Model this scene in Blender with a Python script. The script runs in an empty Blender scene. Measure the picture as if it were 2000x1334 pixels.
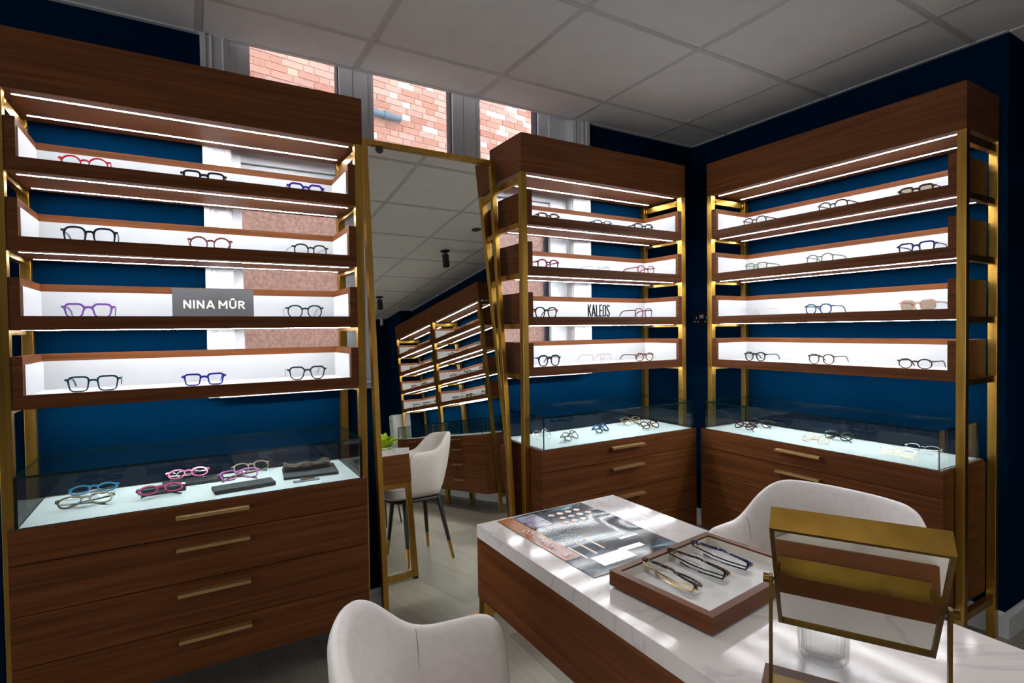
import bpy, bmesh, math, random
from mathutils import Vector, Matrix, Euler
random.seed(7)
S = bpy.context.scene
C = S.collection
PI = math.pi
CAMZ = 1.275
# ------------------------------------------------------------------ camera
cam = bpy.data.cameras.new('camera'); co = bpy.data.objects.new('camera', cam); C.objects.link(co)
yaw, pitch, roll, F = math.radians(30.811), math.radians(-1.2434), math.radians(-0.7314), 1064.70
fw = Vector((math.sin(yaw)*math.cos(pitch), math.cos(yaw)*math.cos(pitch), math.sin(pitch)))
rt = Vector((math.cos(yaw), -math.sin(yaw), 0)); up = rt.cross(fw)
r2 = rt*math.cos(roll)+up*math.sin(roll); u2 = -rt*math.sin(roll)+up*math.cos(roll)
M = Matrix((r2, u2, -fw)).transposed().to_4x4(); M.translation = (0, 0, CAMZ)
co.matrix_world = M
cam.sensor_width = 36; cam.lens = 36*F/2000; cam.clip_start = 0.02; cam.clip_end = 100
S.camera = co
# ------------------------------------------------------------------ colour management, world, lights
S.view_settings.view_transform = 'Standard'; S.view_settings.look = 'None'
S.view_settings.gamma = 1; S.view_settings.use_curve_mapping = False
S.view_settings.exposure = 0.15
LED = 86.0
SKY = 2.6
w = bpy.data.worlds.new('sky'); S.world = w; w.use_nodes = True
w.node_tree.nodes['Background'].inputs[0].default_value = (0.86, 0.93, 1.0, 1)
w.node_tree.nodes['Background'].inputs[1].default_value = SKY
def area(name, loc, rot, sx, sy, power, col):
    l = bpy.data.lights.new(name, 'AREA'); l.shape = 'RECTANGLE'; l.size = sx; l.size_y = sy
    l.energy = power; l.color = col
    o = bpy.data.objects.new(name, l); C.objects.link(o); o.location = loc; o.rotation_euler = rot
    return o
# added light standing in for daylight from an assumed shop front behind the camera
area('added_shopfront_fill', (-5.75, -0.9, 1.20), (0, -PI/2-.80, 0), 1.9, 3.5, 160, (0.97, 0.99, 1.0))  # set inside the closed-off opening, tilted up to brighten the ceiling
cy = S.cycles
cy.max_bounces = 10; cy.diffuse_bounces = 5; cy.glossy_bounces = 5; cy.transmission_bounces = 6
cy.transparent_max_bounces = 28; cy.caustics_reflective = False; cy.caustics_refractive = False
cy.sample_clamp_indirect = 6.0

# ------------------------------------------------------------------ materials
def lin(c):
    return tuple(((v/255)/12.92 if v/255 <= .04045 else ((v/255+.055)/1.055)**2.4) for v in c)
MAT = {}
def nodes(name):
    m = bpy.data.materials.new(name); m.use_nodes = True
    nt = m.node_tree; return m, nt, nt.nodes, nt.links, nt.nodes['Principled BSDF']
def plain(name, col, rough=.5, metal=0., spec=.5, coat=0.):
    if name in MAT: return MAT[name]
    m, nt, n, l, b = nodes(name)
    b.inputs['Base Color'].default_value = (*col, 1); b.inputs['Roughness'].default_value = rough
    b.inputs['Metallic'].default_value = metal; b.inputs['Specular IOR Level'].default_value = spec
    b.inputs['Coat Weight'].default_value = coat
    MAT[name] = m; return m
def noisy(name, c1, c2, scale, rough=.5, metal=0., detail=4., bump=0., spec=.5, lo=.35, hi=.65, dist=0., coord='Object', rvar=0.):
    if name in MAT: return MAT[name]
    m, nt, n, l, b = nodes(name)
    tc = n.new('ShaderNodeTexCoord'); mp = n.new('ShaderNodeMapping'); ns = n.new('ShaderNodeTexNoise'); cr = n.new('ShaderNodeValToRGB')
    mp.inputs['Scale'].default_value = scale; ns.inputs['Scale'].default_value = 1; ns.inputs['Detail'].default_value = detail
    ns.inputs['Distortion'].default_value = dist
    cr.color_ramp.elements[0].position = lo; cr.color_ramp.elements[1].position = hi
    cr.color_ramp.elements[0].color = (*c1, 1); cr.color_ramp.elements[1].color = (*c2, 1)
    l.new(tc.outputs[coord], mp.inputs[0]); l.new(mp.outputs[0], ns.inputs['Vector']); l.new(ns.outputs[0], cr.inputs[0])
    l.new(cr.outputs[0], b.inputs['Base Color'])
    b.inputs['Roughness'].default_value = rough; b.inputs['Metallic'].default_value = metal; b.inputs['Specular IOR Level'].default_value = spec
    if rvar:
        mr = n.new('ShaderNodeMapRange'); mr.inputs['To Min'].default_value = rough-rvar; mr.inputs['To Max'].default_value = rough+rvar
        l.new(ns.outputs[0], mr.inputs[0]); l.new(mr.outputs[0], b.inputs['Roughness'])
    if bump:
        bp = n.new('ShaderNodeBump'); bp.inputs['Strength'].default_value = bump; bp.inputs['Distance'].default_value = .002
        l.new(ns.outputs[0], bp.inputs['Height']); l.new(bp.outputs[0], b.inputs['Normal'])
    MAT[name] = m; return m
WOOD = noisy('walnut_veneer', (.078, .024, .0065), (.165, .054, .0155), (2.2, 7, 75), rough=.45, detail=6, bump=.06, spec=.16, lo=.3, hi=.72, dist=.4)
WOODY = noisy('walnut_veneer_y', (.078, .024, .0065), (.165, .054, .0155), (7, 2.2, 75), rough=.45, detail=6, bump=.06, spec=.16, lo=.3, hi=.72, dist=.4)
BRASS = noisy('brushed_brass', (.46, .26, .050), (.57, .335, .068), (60, 60, 4), rough=.34, metal=1, detail=2, rvar=.06)
HANDLE = plain('satin_handle', (.60, .38, .16), .38, .85)
WHITEP = plain('white_panel', (.60, .615, .63), .6, 0, .2)
CASEW = plain('case_white', (.66, .70, .71), .5)
NAVY = noisy('navy_wall', (.0003, .0115, .033), (.0004, .0138, .039), (3, 3, 3), rough=.8, spec=.0)
PAINT = plain('white_paint', (.64, .65, .66), .45)
UPVC = plain('window_white', (.78, .82, .86), .35)
GASKET = plain('gasket', (.012, .02, .05), .5)
TILE = noisy('ceiling_tile', (.84, .845, .84), (.88, .885, .88), (9, 9, 9), rough=.85, detail=5)
GRIDM = plain('grid_bar', (.60, .60, .59), .5)
BLACK = plain('black_metal', (.012, .012, .013), .4)
DARK = plain('dark_void', (.02, .02, .022), .8)
LEATHER = noisy('cream_leather', (.72, .67, .645), (.77, .72, .695), (60, 60, 60), rough=.5, bump=.05)
LEATHERB = noisy('tan_leather', (.34, .22, .16), (.38, .25, .18), (60, 60, 60), rough=.5, bump=.05)
CHAIRBLK = plain('chair_black', (.008, .008, .009), .45)
MIRROR = plain('mirror_glass', (.88, .88, .80), 0.0, 1.0)
CHROME = plain('chrome', (.7, .7, .7), .15, 1.0)
def emis(name, col, st):
    m = bpy.data.materials.new(name); m.use_nodes = True; n = m.node_tree.nodes; n.clear()
    e = n.new('ShaderNodeEmission'); o = n.new('ShaderNodeOutputMaterial'); e.inputs[0].default_value = (*col, 1); e.inputs[1].default_value = st
    m.node_tree.links.new(e.outputs[0], o.inputs[0]); return m
LEDM = emis('led_strip', (.95, .97, 1.0), LED)
def clearglass(name, tint=(1, 1, 1), ior=1.5, rough=0.0):
    m = bpy.data.materials.new(name); m.use_nodes = True; n = m.node_tree.nodes; l = m.node_tree.links; n.clear()
    t = n.new('ShaderNodeBsdfTransparent'); g = n.new('ShaderNodeBsdfGlossy'); lw = n.new('ShaderNodeLayerWeight'); mx = n.new('ShaderNodeMixShader'); o = n.new('ShaderNodeOutputMaterial')
    pw = n.new('ShaderNodeMath'); pw.operation = 'POWER'; pw.inputs[1].default_value = 5; lw.inputs[0].default_value = .5
    f0 = ((ior-1)/(ior+1))**2; f = n.new('ShaderNodeMath'); f.operation = 'MULTIPLY_ADD'; f.inputs[1].default_value = 1-f0; f.inputs[2].default_value = f0
    l.new(lw.outputs['Facing'], pw.inputs[0]); l.new(pw.outputs[0], f.inputs[0])
    t.inputs[0].default_value = (*tint, 1); g.inputs['Roughness'].default_value = rough
    l.new(f.outputs[0], mx.inputs[0]); l.new(t.outputs[0], mx.inputs[1]); l.new(g.outputs[0], mx.inputs[2]); l.new(mx.outputs[0], o.inputs[0])
    return m
GLASS = clearglass('case_glass', (.93, .97, .96))
GEDGE = plain('glass_edge', (.002, .016, .011), .08, 0, .6)
WINGL = clearglass('window_glass', (.97, .98, .98))
LENS = clearglass('clear_lens', (.985, .985, .99), 1.35)
LENSG = {}
def lensmat(t):
    if t is None: return LENS
    if t not in LENSG: LENSG[t] = clearglass('tinted_lens_%d' % len(LENSG), t, 1.4)
    return LENSG[t]
# pebbled obscure glass; glints of the relief are put into the tint as well
m_, nt_, n_, l_, b_ = nodes('obscure_glass')
b_.inputs['Base Color'].default_value = (.62, .80, .95, 1); b_.inputs['Transmission Weight'].default_value = 1; b_.inputs['Roughness'].default_value = .42; b_.inputs['IOR'].default_value = 1.3
tc = n_.new('ShaderNodeTexCoord'); vo = n_.new('ShaderNodeTexNoise'); vo.inputs['Scale'].default_value = 85; vo.inputs['Detail'].default_value = 2
bp = n_.new('ShaderNodeBump'); bp.inputs['Strength'].default_value = 1; bp.inputs['Distance'].default_value = .012
cr = n_.new('ShaderNodeValToRGB'); cr.color_ramp.elements[0].position = .38; cr.color_ramp.elements[1].position = .62
cr.color_ramp.elements[0].color = (.46, .58, .74, 1); cr.color_ramp.elements[1].color = (.82, .92, 1, 1)
l_.new(vo.outputs[0], cr.inputs[0]); l_.new(cr.outputs[0], b_.inputs['Base Color'])
l_.new(tc.outputs['Object'], vo.inputs['Vector']); l_.new(vo.outputs[0], bp.inputs['Height']); l_.new(bp.outputs[0], b_.inputs['Normal'])
OBSC = m_
# marble
m_, nt_, n_, l_, b_ = nodes('white_marble')
tc = n_.new('ShaderNodeTexCoord'); n1 = n_.new('ShaderNodeTexNoise'); n1.inputs['Scale'].default_value = 1.6; n1.inputs['Detail'].default_value = 8; n1.inputs['Distortion'].default_value = 1.6
ma = n_.new('ShaderNodeMath'); ma.operation = 'SUBTRACT'; ma.inputs[1].default_value = .5
mb = n_.new('ShaderNodeMath'); mb.operation = 'ABSOLUTE'
cr = n_.new('ShaderNodeValToRGB'); e = cr.color_ramp.elements
e[0].position = 0; e[0].color = (.54, .51, .51, 1); e[1].position = .016; e[1].color = (.66, .62, .60, 1)
l_.new(tc.outputs['Object'], n1.inputs['Vector']); l_.new(n1.outputs[0], ma.inputs[0]); l_.new(ma.outputs[0], mb.inputs[0]); l_.new(mb.outputs[0], cr.inputs[0]); l_.new(cr.outputs[0], b_.inputs['Base Color'])
b_.inputs['Roughness'].default_value = .09; b_.inputs['Specular IOR Level'].default_value = .30
MARBLE = m_
# planks / bricks: one material, tone by object
def tone(name, stops, rough, scale, amt, bump=.1):
    m, nt, n, l, b = nodes(name)
    oi = n.new('ShaderNodeObjectInfo'); cr = n.new('ShaderNodeValToRGB'); cr.color_ramp.interpolation = 'LINEAR'
    el = cr.color_ramp.elements
    el[0].position = stops[0][0]; el[0].color = (*stops[0][1], 1); el[1].position = stops[-1][0]; el[1].color = (*stops[-1][1], 1)
    for p, c in stops[1:-1]:
        x = el.new(p); x.color = (*c, 1)
    tc = n.new('ShaderNodeTexCoord'); mp = n.new('ShaderNodeMapping'); ns = n.new('ShaderNodeTexNoise'); mp.inputs['Scale'].default_value = scale; ns.inputs['Scale'].default_value = 1; ns.inputs['Detail'].default_value = 5
    mr = n.new('ShaderNodeMapRange'); mr.inputs['To Min'].default_value = 1-amt; mr.inputs['To Max'].default_value = 1+amt
    mx = n.new('ShaderNodeVectorMath'); mx.operation = 'SCALE'
    l.new(oi.outputs['Random'], cr.inputs[0]); l.new(tc.outputs['Object'], mp.inputs[0]); l.new(mp.outputs[0], ns.inputs['Vector'])
    l.new(ns.outputs[0], mr.inputs[0]); l.new(cr.outputs[0], mx.inputs[0]); l.new(mr.outputs[0], mx.inputs['Scale']); l.new(mx.outputs[0], b.inputs['Base Color'])
    bp = n.new('ShaderNodeBump'); bp.inputs['Strength'].default_value = bump; bp.inputs['Distance'].default_value = .003
    l.new(ns.outputs[0], bp.inputs['Height']); l.new(bp.outputs[0], b.inputs['Normal'])
    b.inputs['Roughness'].default_value = rough
    return m
PLANK = tone('grey_oak_plank', [(0, (.22, .195, .16)), (.5, (.27, .24, .20)), (1, (.32, .285, .235))], .36, (30, 2.5, 30), .28)
BRICK = tone('red_brick', [(0, (.52, .22, .16)), (.3, (.62, .30, .22)), (.55, (.68, .40, .32)), (.75, (.58, .31, .26)), (.88, (.74, .46, .33)), (.93, (.80, .76, .72)), (1, (.84, .80, .77))], .85, (12, 12, 25), .16, .3)
MORTAR = plain('mortar', (.74, .66, .58), .9)

# ------------------------------------------------------------------ mesh helpers
class MB:
    def __init__(s): s.v = []; s.f = []; s.mi = []; s.mats = []; s.cur = 0
    def mat(s, m):
        if m not in s.mats: s.mats.append(m)
        s.cur = s.mats.index(m); return s
    def face(s, idx): s.f.append(tuple(idx)); s.mi.append(s.cur)
    def box(s, x0, x1, y0, y1, z0, z1):
        b = len(s.v)
        s.v += [(x0,y0,z0),(x1,y0,z0),(x1,y1,z0),(x0,y1,z0),(x0,y0,z1),(x1,y0,z1),(x1,y1,z1),(x0,y1,z1)]
        for q in ((3,2,1,0),(4,5,6,7),(0,1,5,4),(1,2,6,5),(2,3,7,6),(3,0,4,7)): s.face([b+i for i in q])
        return s
    def pane(s, x0, x1, y0, y1, z0, z1, g, e):
        d = [x1-x0, y1-y0, z1-z0]; k = d.index(min(d)); s.mat(e); a = len(s.f); s.box(x0,x1,y0,y1,z0,z1); s.mat(g)
        ids = {2: (0,1), 1: (2,4), 0: (3,5)}[k]
        for i in ids: s.mi[a+i] = s.cur
        return s
    def loft(s, rings, closed=True, caps=True):
        n = len(rings[0]); b = len(s.v)
        for r in rings: s.v += [tuple(p) for p in r]
        for i in range(len(rings)-1):
            for j in range(n if closed else n-1):
                k = (j+1) % n
                s.face((b+i*n+j, b+i*n+k, b+(i+1)*n+k, b+(i+1)*n+j))
        if caps:
            s.face([b+j for j in reversed(range(n))]); s.face([b+(len(rings)-1)*n+j for j in range(n)])
        return s
    def tube(s, pts, w, h=None, upv=(0,0,1), n=4, taper=None):
        h = h or w; P = [Vector(p) for p in pts]; rings = []
        for i, p in enumerate(P):
            d = ((P[min(i+1, len(P)-1)]-P[max(i-1, 0)])).normalized(); u = Vector(upv)
            if abs(d.dot(u)) > .98: u = Vector((0, 1, 0)) if abs(d.y) < .9 else Vector((1, 0, 0))
            sd = d.cross(u).normalized(); u = sd.cross(d).normalized(); t = taper[i] if taper else 1
            if n == 4: ring = [p+sd*a*w/2*t+u*c*h/2*t for a, c in ((-1,-1),(1,-1),(1,1),(-1,1))]
            else: ring = [p+sd*math.cos(2*PI*k/n)*w/2*t+u*math.sin(2*PI*k/n)*h/2*t for k in range(n)]
            rings.append(ring)
        return s.loft(rings)
    def lathe(s, prof, c=(0,0,0), n=20, axis='z'):
        rings = [[(c[0]+r*math.cos(2*PI*k/n), c[1]+r*math.sin(2*PI*k/n), c[2]+z) for k in range(n)] for r, z in prof]
        return s.loft(rings)
    def xf(s, mtx):
        s.v = [tuple(mtx @ Vector(p)) for p in s.v]; return s
    def build(s, name, m=None, parent=None, smooth=False, bevel=0, fixn=True):
        me = bpy.data.meshes.new(name); me.from_pydata(s.v, [], s.f)
        mats = s.mats if s.mats else [m]
        for q in mats: me.materials.append(q)
        if s.mats:
            for p, i in zip(me.polygons, s.mi): p.material_index = i
        if fixn:
            bm = bmesh.new(); bm.from_mesh(me); bmesh.ops.recalc_face_normals(bm, faces=bm.faces)
            if bevel: bmesh.ops.bevel(bm, geom=list(bm.edges), offset=bevel, segments=2, affect='EDGES', profile=.6)
            bm.to_mesh(me); bm.free()
        if smooth:
            for p in me.polygons: p.use_smooth = True
            if smooth != 'all':
                me.set_sharp_from_angle(angle=math.radians(40))
        o = bpy.data.objects.new(name, me); C.objects.link(o); o.parent = parent
        return o
def B(*a): return MB().box(*a)
def tag(o, label=None, cat=None, group=None, kind=None):
    if label: o['label'] = label
    if cat: o['category'] = cat
    if group: o['group'] = group
    if kind: o['kind'] = kind
    return o
def struct(o, label=None): o['kind'] = 'structure'; (o.__setitem__('label', label) if label else None); return o
def empty(name, loc=(0,0,0), rz=0, rot=None):
    o = bpy.data.objects.new(name, None); C.objects.link(o); o.location = loc; o.empty_display_size = .1
    o.rotation_euler = rot if rot else (0, 0, rz); return o
def textmesh(name, body, size, ext, m, parent=None, sx=1., off=0., align='CENTER'):
    cu = bpy.data.curves.new(name, 'FONT'); cu.body = body; cu.size = size; cu.extrude = ext; cu.align_x = align; cu.offset = off; cu.resolution_u = 4
    t = bpy.data.objects.new(name+'_src', cu); C.objects.link(t)
    bpy.context.view_layer.update()
    me = bpy.data.meshes.new_from_object(t.evaluated_get(bpy.context.evaluated_depsgraph_get()))
    bpy.data.objects.remove(t); bpy.data.curves.remove(cu)
    for v in me.vertices: v.co.x *= sx
    me.materials.clear(); me.materials.append(m); me.name = name
    o = bpy.data.objects.new(name, me); C.objects.link(o); o.parent = parent
    return o

# ------------------------------------------------------------------ room shell
WX, WY, CZ = 2.834, 2.449, 2.435
X0, Y0 = -6.0, -3.0
fl = struct(B(X0-.1, 4.1, Y0-.1, WY+.15, -.06, -.004).build('floor', DARK))
PW, PL = .23, 1.35
pk = {}
def plank(L, Wd):
    k = (round(L, 3), round(Wd, 3))
    if k not in pk:
        o = B(0, Wd-.0009, 0, L-.0009, -.012, 0).build('plank', PLANK, bevel=.0005); pk[k] = o.data; C.objects.unlink(o); bpy.data.objects.remove(o)
    return pk[k]
x = X0; i = 0
while x < WX-.001:
    wd = min(PW, WX-x); y = Y0-[0, .45, .9, .2, .7, 1.1][i % 6]
    while y < WY-.001:
        a, b = max(y, Y0), min(y+PL, WY)
        if b-a > .02:
            o = bpy.data.objects.new('plank', plank(b-a, wd)); C.objects.link(o); o.location = (x, a, 0); o.parent = fl
        y += PL
    x += PW; i += 1
o = bpy.data.objects.new('plank', plank(.86, 1.2)); C.objects.link(o); o.location = (WX, .0, 0); o.parent = fl
# ceiling
ce = struct(B(X0-.1, 4.1, Y0-.1, WY, CZ+.02, CZ+.08).build('ceiling', TILE))
GX, GY, T = .6615, 2.1723, .024
xs = [X0]+[GX+.6*k for k in range(-14, 10) if X0+.05 < GX+.6*k < WX-.03]+[WX]
ys = [Y0]+[GY-.6*k for k in range(-1, 12) if Y0+.05 < GY-.6*k < WY-.03][::-1]+[WY]
tl = {}
for a in range(len(xs)-1):
    for b in range(len(ys)-1):
        w_, h_ = xs[a+1]-xs[a]-.004, ys[b+1]-ys[b]-.004
        k = (round(w_, 3), round(h_, 3))
        if k not in tl:
            o = MB().loft([[(0,0,.016),(w_,0,.016),(w_,h_,.016),(0,h_,.016)], [(0,0,.004),(w_,0,.004),(w_,h_,.004),(0,h_,.004)],
                [(.012,.012,-.001),(w_-.012,.012,-.001),(w_-.012,h_-.012,-.001),(.012,h_-.012,-.001)]]).build('ceiling_tile', TILE)
            tl[k] = o.data; C.objects.unlink(o); bpy.data.objects.remove(o)
        o = bpy.data.objects.new('ceiling_tile', tl[k]); C.objects.link(o); o.location = (xs[a]+.002, ys[b]+.002, CZ+.002); o.parent = ce
for xx in xs[1:-1]: B(xx-T/2, xx+T/2, Y0, WY, CZ-.0005, CZ+.012).build('grid_bar', GRIDM, ce)
for yy in ys[1:-1]: B(X0, WX, yy-T/2, yy+T/2, CZ-.0012, CZ+.012).build('grid_bar', GRIDM, ce)
B(X0, WX, WY-.02, WY, CZ-.003, CZ+.012).build('edge_trim', PAINT, ce)
B(WX-.02, WX, .863, WY, CZ-.003, CZ+.012).build('edge_trim', PAINT, ce)
B(WX-.02, WX, -2.42, .03, CZ-.003, CZ+.012).build('edge_trim', PAINT, ce)
B(WX, 4.1, -.1, .9, CZ-.001, CZ+.012).build('edge_trim', TILE, ce)
# walls
WL, WR, SILL = .165, 1.862, 1.035
mb = MB()
mb.box(X0-.1, WL, WY, WY+.14, 0, 2.95); mb.box(WR, 4.1, WY, WY+.14, 0, 2.95); mb.box(WL, WR, WY, WY+.14, 2.80, 2.95); mb.box(X0-.1, 4.1, WY-.02, WY, CZ+.08, 2.95); mb.box(WL, WR, WY, WY+.14, 0, SILL)
struct(mb.build('wall_back', NAVY), 'dark navy painted wall behind the display units')
mb = MB(); mb.box(WX, 4.1, .863, WY, 0, CZ+.05); mb.box(WX, 4.1, Y0-.1, .03, 0, CZ+.05); mb.box(2.66, WX, Y0-.1, -2.42, 0, CZ+.05); mb.box(4.0, 4.1, .03, .863, 0, CZ+.05)
struct(mb.build('wall_right', NAVY))
mb = MB(); mb.box(X0-.1, 2.66, Y0-.1, Y0, 0, CZ+.05)
struct(mb.build('wall_front', NAVY))
mb = MB(); mb.box(X0-.1, X0, Y0, -2.7, 0, CZ+.05); mb.box(X0-.1, X0, .9, WY, 0, CZ+.05); mb.box(X0-.1, X0, -2.7, .9, 0, .3); mb.box(X0-.1, X0, -2.7, .9, 2.3, CZ+.05)  # opening added in the left-hand wall for the assumed shop front
struct(mb.build('wall_left', NAVY))
def base(name, segs):
    mb = MB()
    for (x0, y0, x1, y1, nx, ny) in segs:   # run along a wall, (nx,ny) into the room
        t = .018
        def pt(x, y, d, z): return (x+nx*d, y+ny*d, z)
        r = [[pt(x, y, 0, 0), pt(x, y, t, 0), pt(x, y, t, .085), pt(x, y, t*.4, .10), pt(x, y, 0, .10)] for x, y in ((x0, y0), (x1, y1))]
        mb.loft(r)
    return struct(mb.build(name, PAINT))
base('baseboard_back', [(X0, WY, WX, WY, 0, -1)])
base('baseboard_right', [(WX, .8632, WX, WY-.018, -1, 0), (WX-.018, .863, 4.0, .863, 0, -1), (WX, -2.42, WX, .03, -1, 0), (2.66, Y0, 2.66, -2.42, -1, 0)])
base('baseboard_front', [(X0, Y0, 2.64, Y0, 0, 1)])
# assumed shop-front frame, added out of view
mb = MB()
for yy in (-2.7, -1.5, -.3, .84): mb.box(X0-.08, X0-.03, yy, yy+.06, .3, 2.3)
mb.box(X0-.08, X0-.03, -2.7, .9, .3, .36); mb.box(X0-.08, X0-.03, -2.7, .9, 2.24, 2.3)
struct(mb.build('window_2_assumed', BLACK))
B(X0-.11, X0-.085, -2.75, .95, .25, 2.35).build('sky_blocker', plain('sky_blocker_grey', (.5, .5, .5), .8), bpy.data.objects['window_2_assumed'])  # unseen sheet added behind the frame to keep sky light out
# window in the back wall
wn = empty('window_1', (0, 0, 0)); struct(wn, 'white three-light window with clear upper and obscure lower panes')
FY0, FY1, GYY = 2.512, 2.575, 2.535; WTOP = 2.80
TR0, TR1 = 1.925, 2.055
def fbar(x0, x1, z0, z1, y0=FY0, y1=FY1): B(x0, x1, y0, y1, z0, z1).build('frame_bar', UPVC, wn, bevel=.003)
fbar(WL, .205, SILL, WTOP, FY0-.03); fbar(.205, .25, TR1, WTOP)
fbar(1.75, WR, SILL, WTOP, FY0-.01); fbar(1.683, 1.75, TR1, WTOP)
for a, b in ((.612, .772), (1.168, 1.33)):
    mid = a+.06
    fbar(a, mid, SILL, WTOP); fbar(mid+.002, b-.03, SILL, WTOP, FY0+.004); fbar(b-.03, b, SILL, WTOP, FY0+.014)
    B(a-.0055, a-.0005, FY0+.012, FY1, SILL+.06, WTOP-.01).build('gasket', GASKET, wn)
B(1.677, 1.683, FY0+.012, FY1, TR1, WTOP-.01).build('gasket', GASKET, wn); B(1.744, 1.75, FY0+.012, FY1, SILL+.06, TR0).build('gasket', GASKET, wn)
for a, b in ((.205, .612), (.772, 1.168), (1.33, 1.75)):
    fbar(a, b, TR0, TR0+.05, FY0+.006); fbar(a, b, TR0+.05, TR1-.03, FY0-.012); fbar(a, b, TR1-.03, TR1, FY0+.012)
    fbar(a, b, SILL, SILL+.06)
    B(a+.001, b-.001, GYY, GYY+.006, SILL+.06, TR0).build('obscure_pane', OBSC, wn)
for a, b in ((.25, .612), (.772, 1.168), (1.33, 1.683)):
    B(a, b, GYY, GYY+.006, TR1, WTOP-.01).build('clear_pane', WINGL, wn)
for a, b in ((WL, WL+.004), (WR-.004, WR)): B(a, b, WY, FY0-.008, SILL+.012, WTOP).build('reveal_lining', PAINT, wn)
B(WL-.06, WR+.06, WY-.05, FY0, SILL-.012, SILL+.012).build('sill', PAINT, wn, bevel=.003)
for k, (a, b, s) in enumerate(((.068, .165, 1), (WR, 1.972, -1))):
    mb = MB(); prof = [(0, 0), (0, .026), (.018, .026), (.022, .020), (.034, .020), (.038, .024), (.046, .018), (.075, .014), (.080, .018), (.097, .012), (.097, 0)]
    e0 = a if s > 0 else b; kx = (b-a)/.097
    mb.loft([[(e0+s*px*kx, WY-d, z) for px, d in prof] for z in (SILL-.012, CZ)])
    struct(mb.build('trim_%d' % (k+1), PAINT))
# ------------------------------------------------------------------ outside: brick wall across the yard
BA = math.radians(10)
bw = B(-6, 12, .012, .2, -1.5, 5.2).build('wall_exterior', MORTAR); bw.location = (2.0, 6.3, 0); bw.rotation_euler = (0, 0, BA); struct(bw, 'sunlit red brick wall outside the window')
bl, bh, mt = .225, .075, .010
bm_s = B(0, bl-mt, 0, .03, 0, bh-mt).build('brick', BRICK, bevel=.0025); me_s = bm_s.data; C.objects.unlink(bm_s); bpy.data.objects.remove(bm_s)
bm_h = B(0, bl/2-mt, 0, .03, 0, bh-mt).build('brick', BRICK, bevel=.0025); me_h = bm_h.data; C.objects.unlink(bm_h); bpy.data.objects.remove(bm_h)
stuff = MB(); cand = []
Rb = Matrix.Rotation(BA, 4, 'Z'); Rb.translation = (2.0, 6.3, 0)
cpos = Vector((0, 0, CAMZ))
for r in range(int(6.7/bh)):
    z = -1.5+r*bh; xx = -6+(.0 if r % 2 else .056); k = r
    while xx < 11.8:
        head = (k % 2 == 0) if r % 3 else False
        ln = bl/2 if head else bl
        p = Rb @ Vector((xx+ln/2, 0, z+bh/2)); d = p-cpos; t = (2.535-cpos.y)/d.y; q = cpos+d*t
        vis = z > 1.5 and 2.0 < q.z < CZ+.12 and any(a-.03 < q.x < b+.03 for a, b in ((.25, .612), (.772, 1.168), (1.33, 1.683)))
        # header boards of the display units hide part of the panes
        th = (2.126-cpos.y)/d.y; qh = cpos+d*th
        if vis and ((qh.x < .60 or qh.x > 1.34) and qh.z < 2.17): vis = False
        dy = random.uniform(-.003, .003)
        if vis: cand.append((head, xx, dy, z))
        else: stuff.box(xx, xx+ln-mt, dy, .03, z, z+bh-mt)
        xx += ln; k += 1
for head, xx, dy, z in cand[:300]:
    o = bpy.data.objects.new('brick', me_h if head else me_s); C.objects.link(o); o.parent = bw; o.location = (xx, dy, z)
for head, xx, dy, z in cand[300:]: stuff.box(xx, xx+(bl/2 if head else bl)-mt, dy, .03, z, z+bh-mt)
BRICK2 = noisy('red_brick_far', (.52, .18, .10), (.72, .36, .23), (4, 4, 13), rough=.85, detail=2)
tag(stuff.build('brickwork', BRICK2, bw, fixn=False), kind='stuff')
yg = struct(B(-6, 14, 2.7, 9, -1.4, -1.2).build('floor_yard', plain('yard', (.4, .39, .38), .9)))
o = MB().tube([(0, 0, 0), (.62, .0, -.0)], .075, n=12).tube([(.40, 0, 0), (.45, 0, 0)], .095, n=12).build('waste_pipe', plain('pipe_grey', (.15, .22, .29), .4), smooth=True)
tag(o, 'grey waste pipe stub on the brick wall outside', 'pipe'); o.parent = None
o.location = Rb @ Vector((-.38, -.05, 3.80)); o.rotation_euler = (0, 0, BA)

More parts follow.
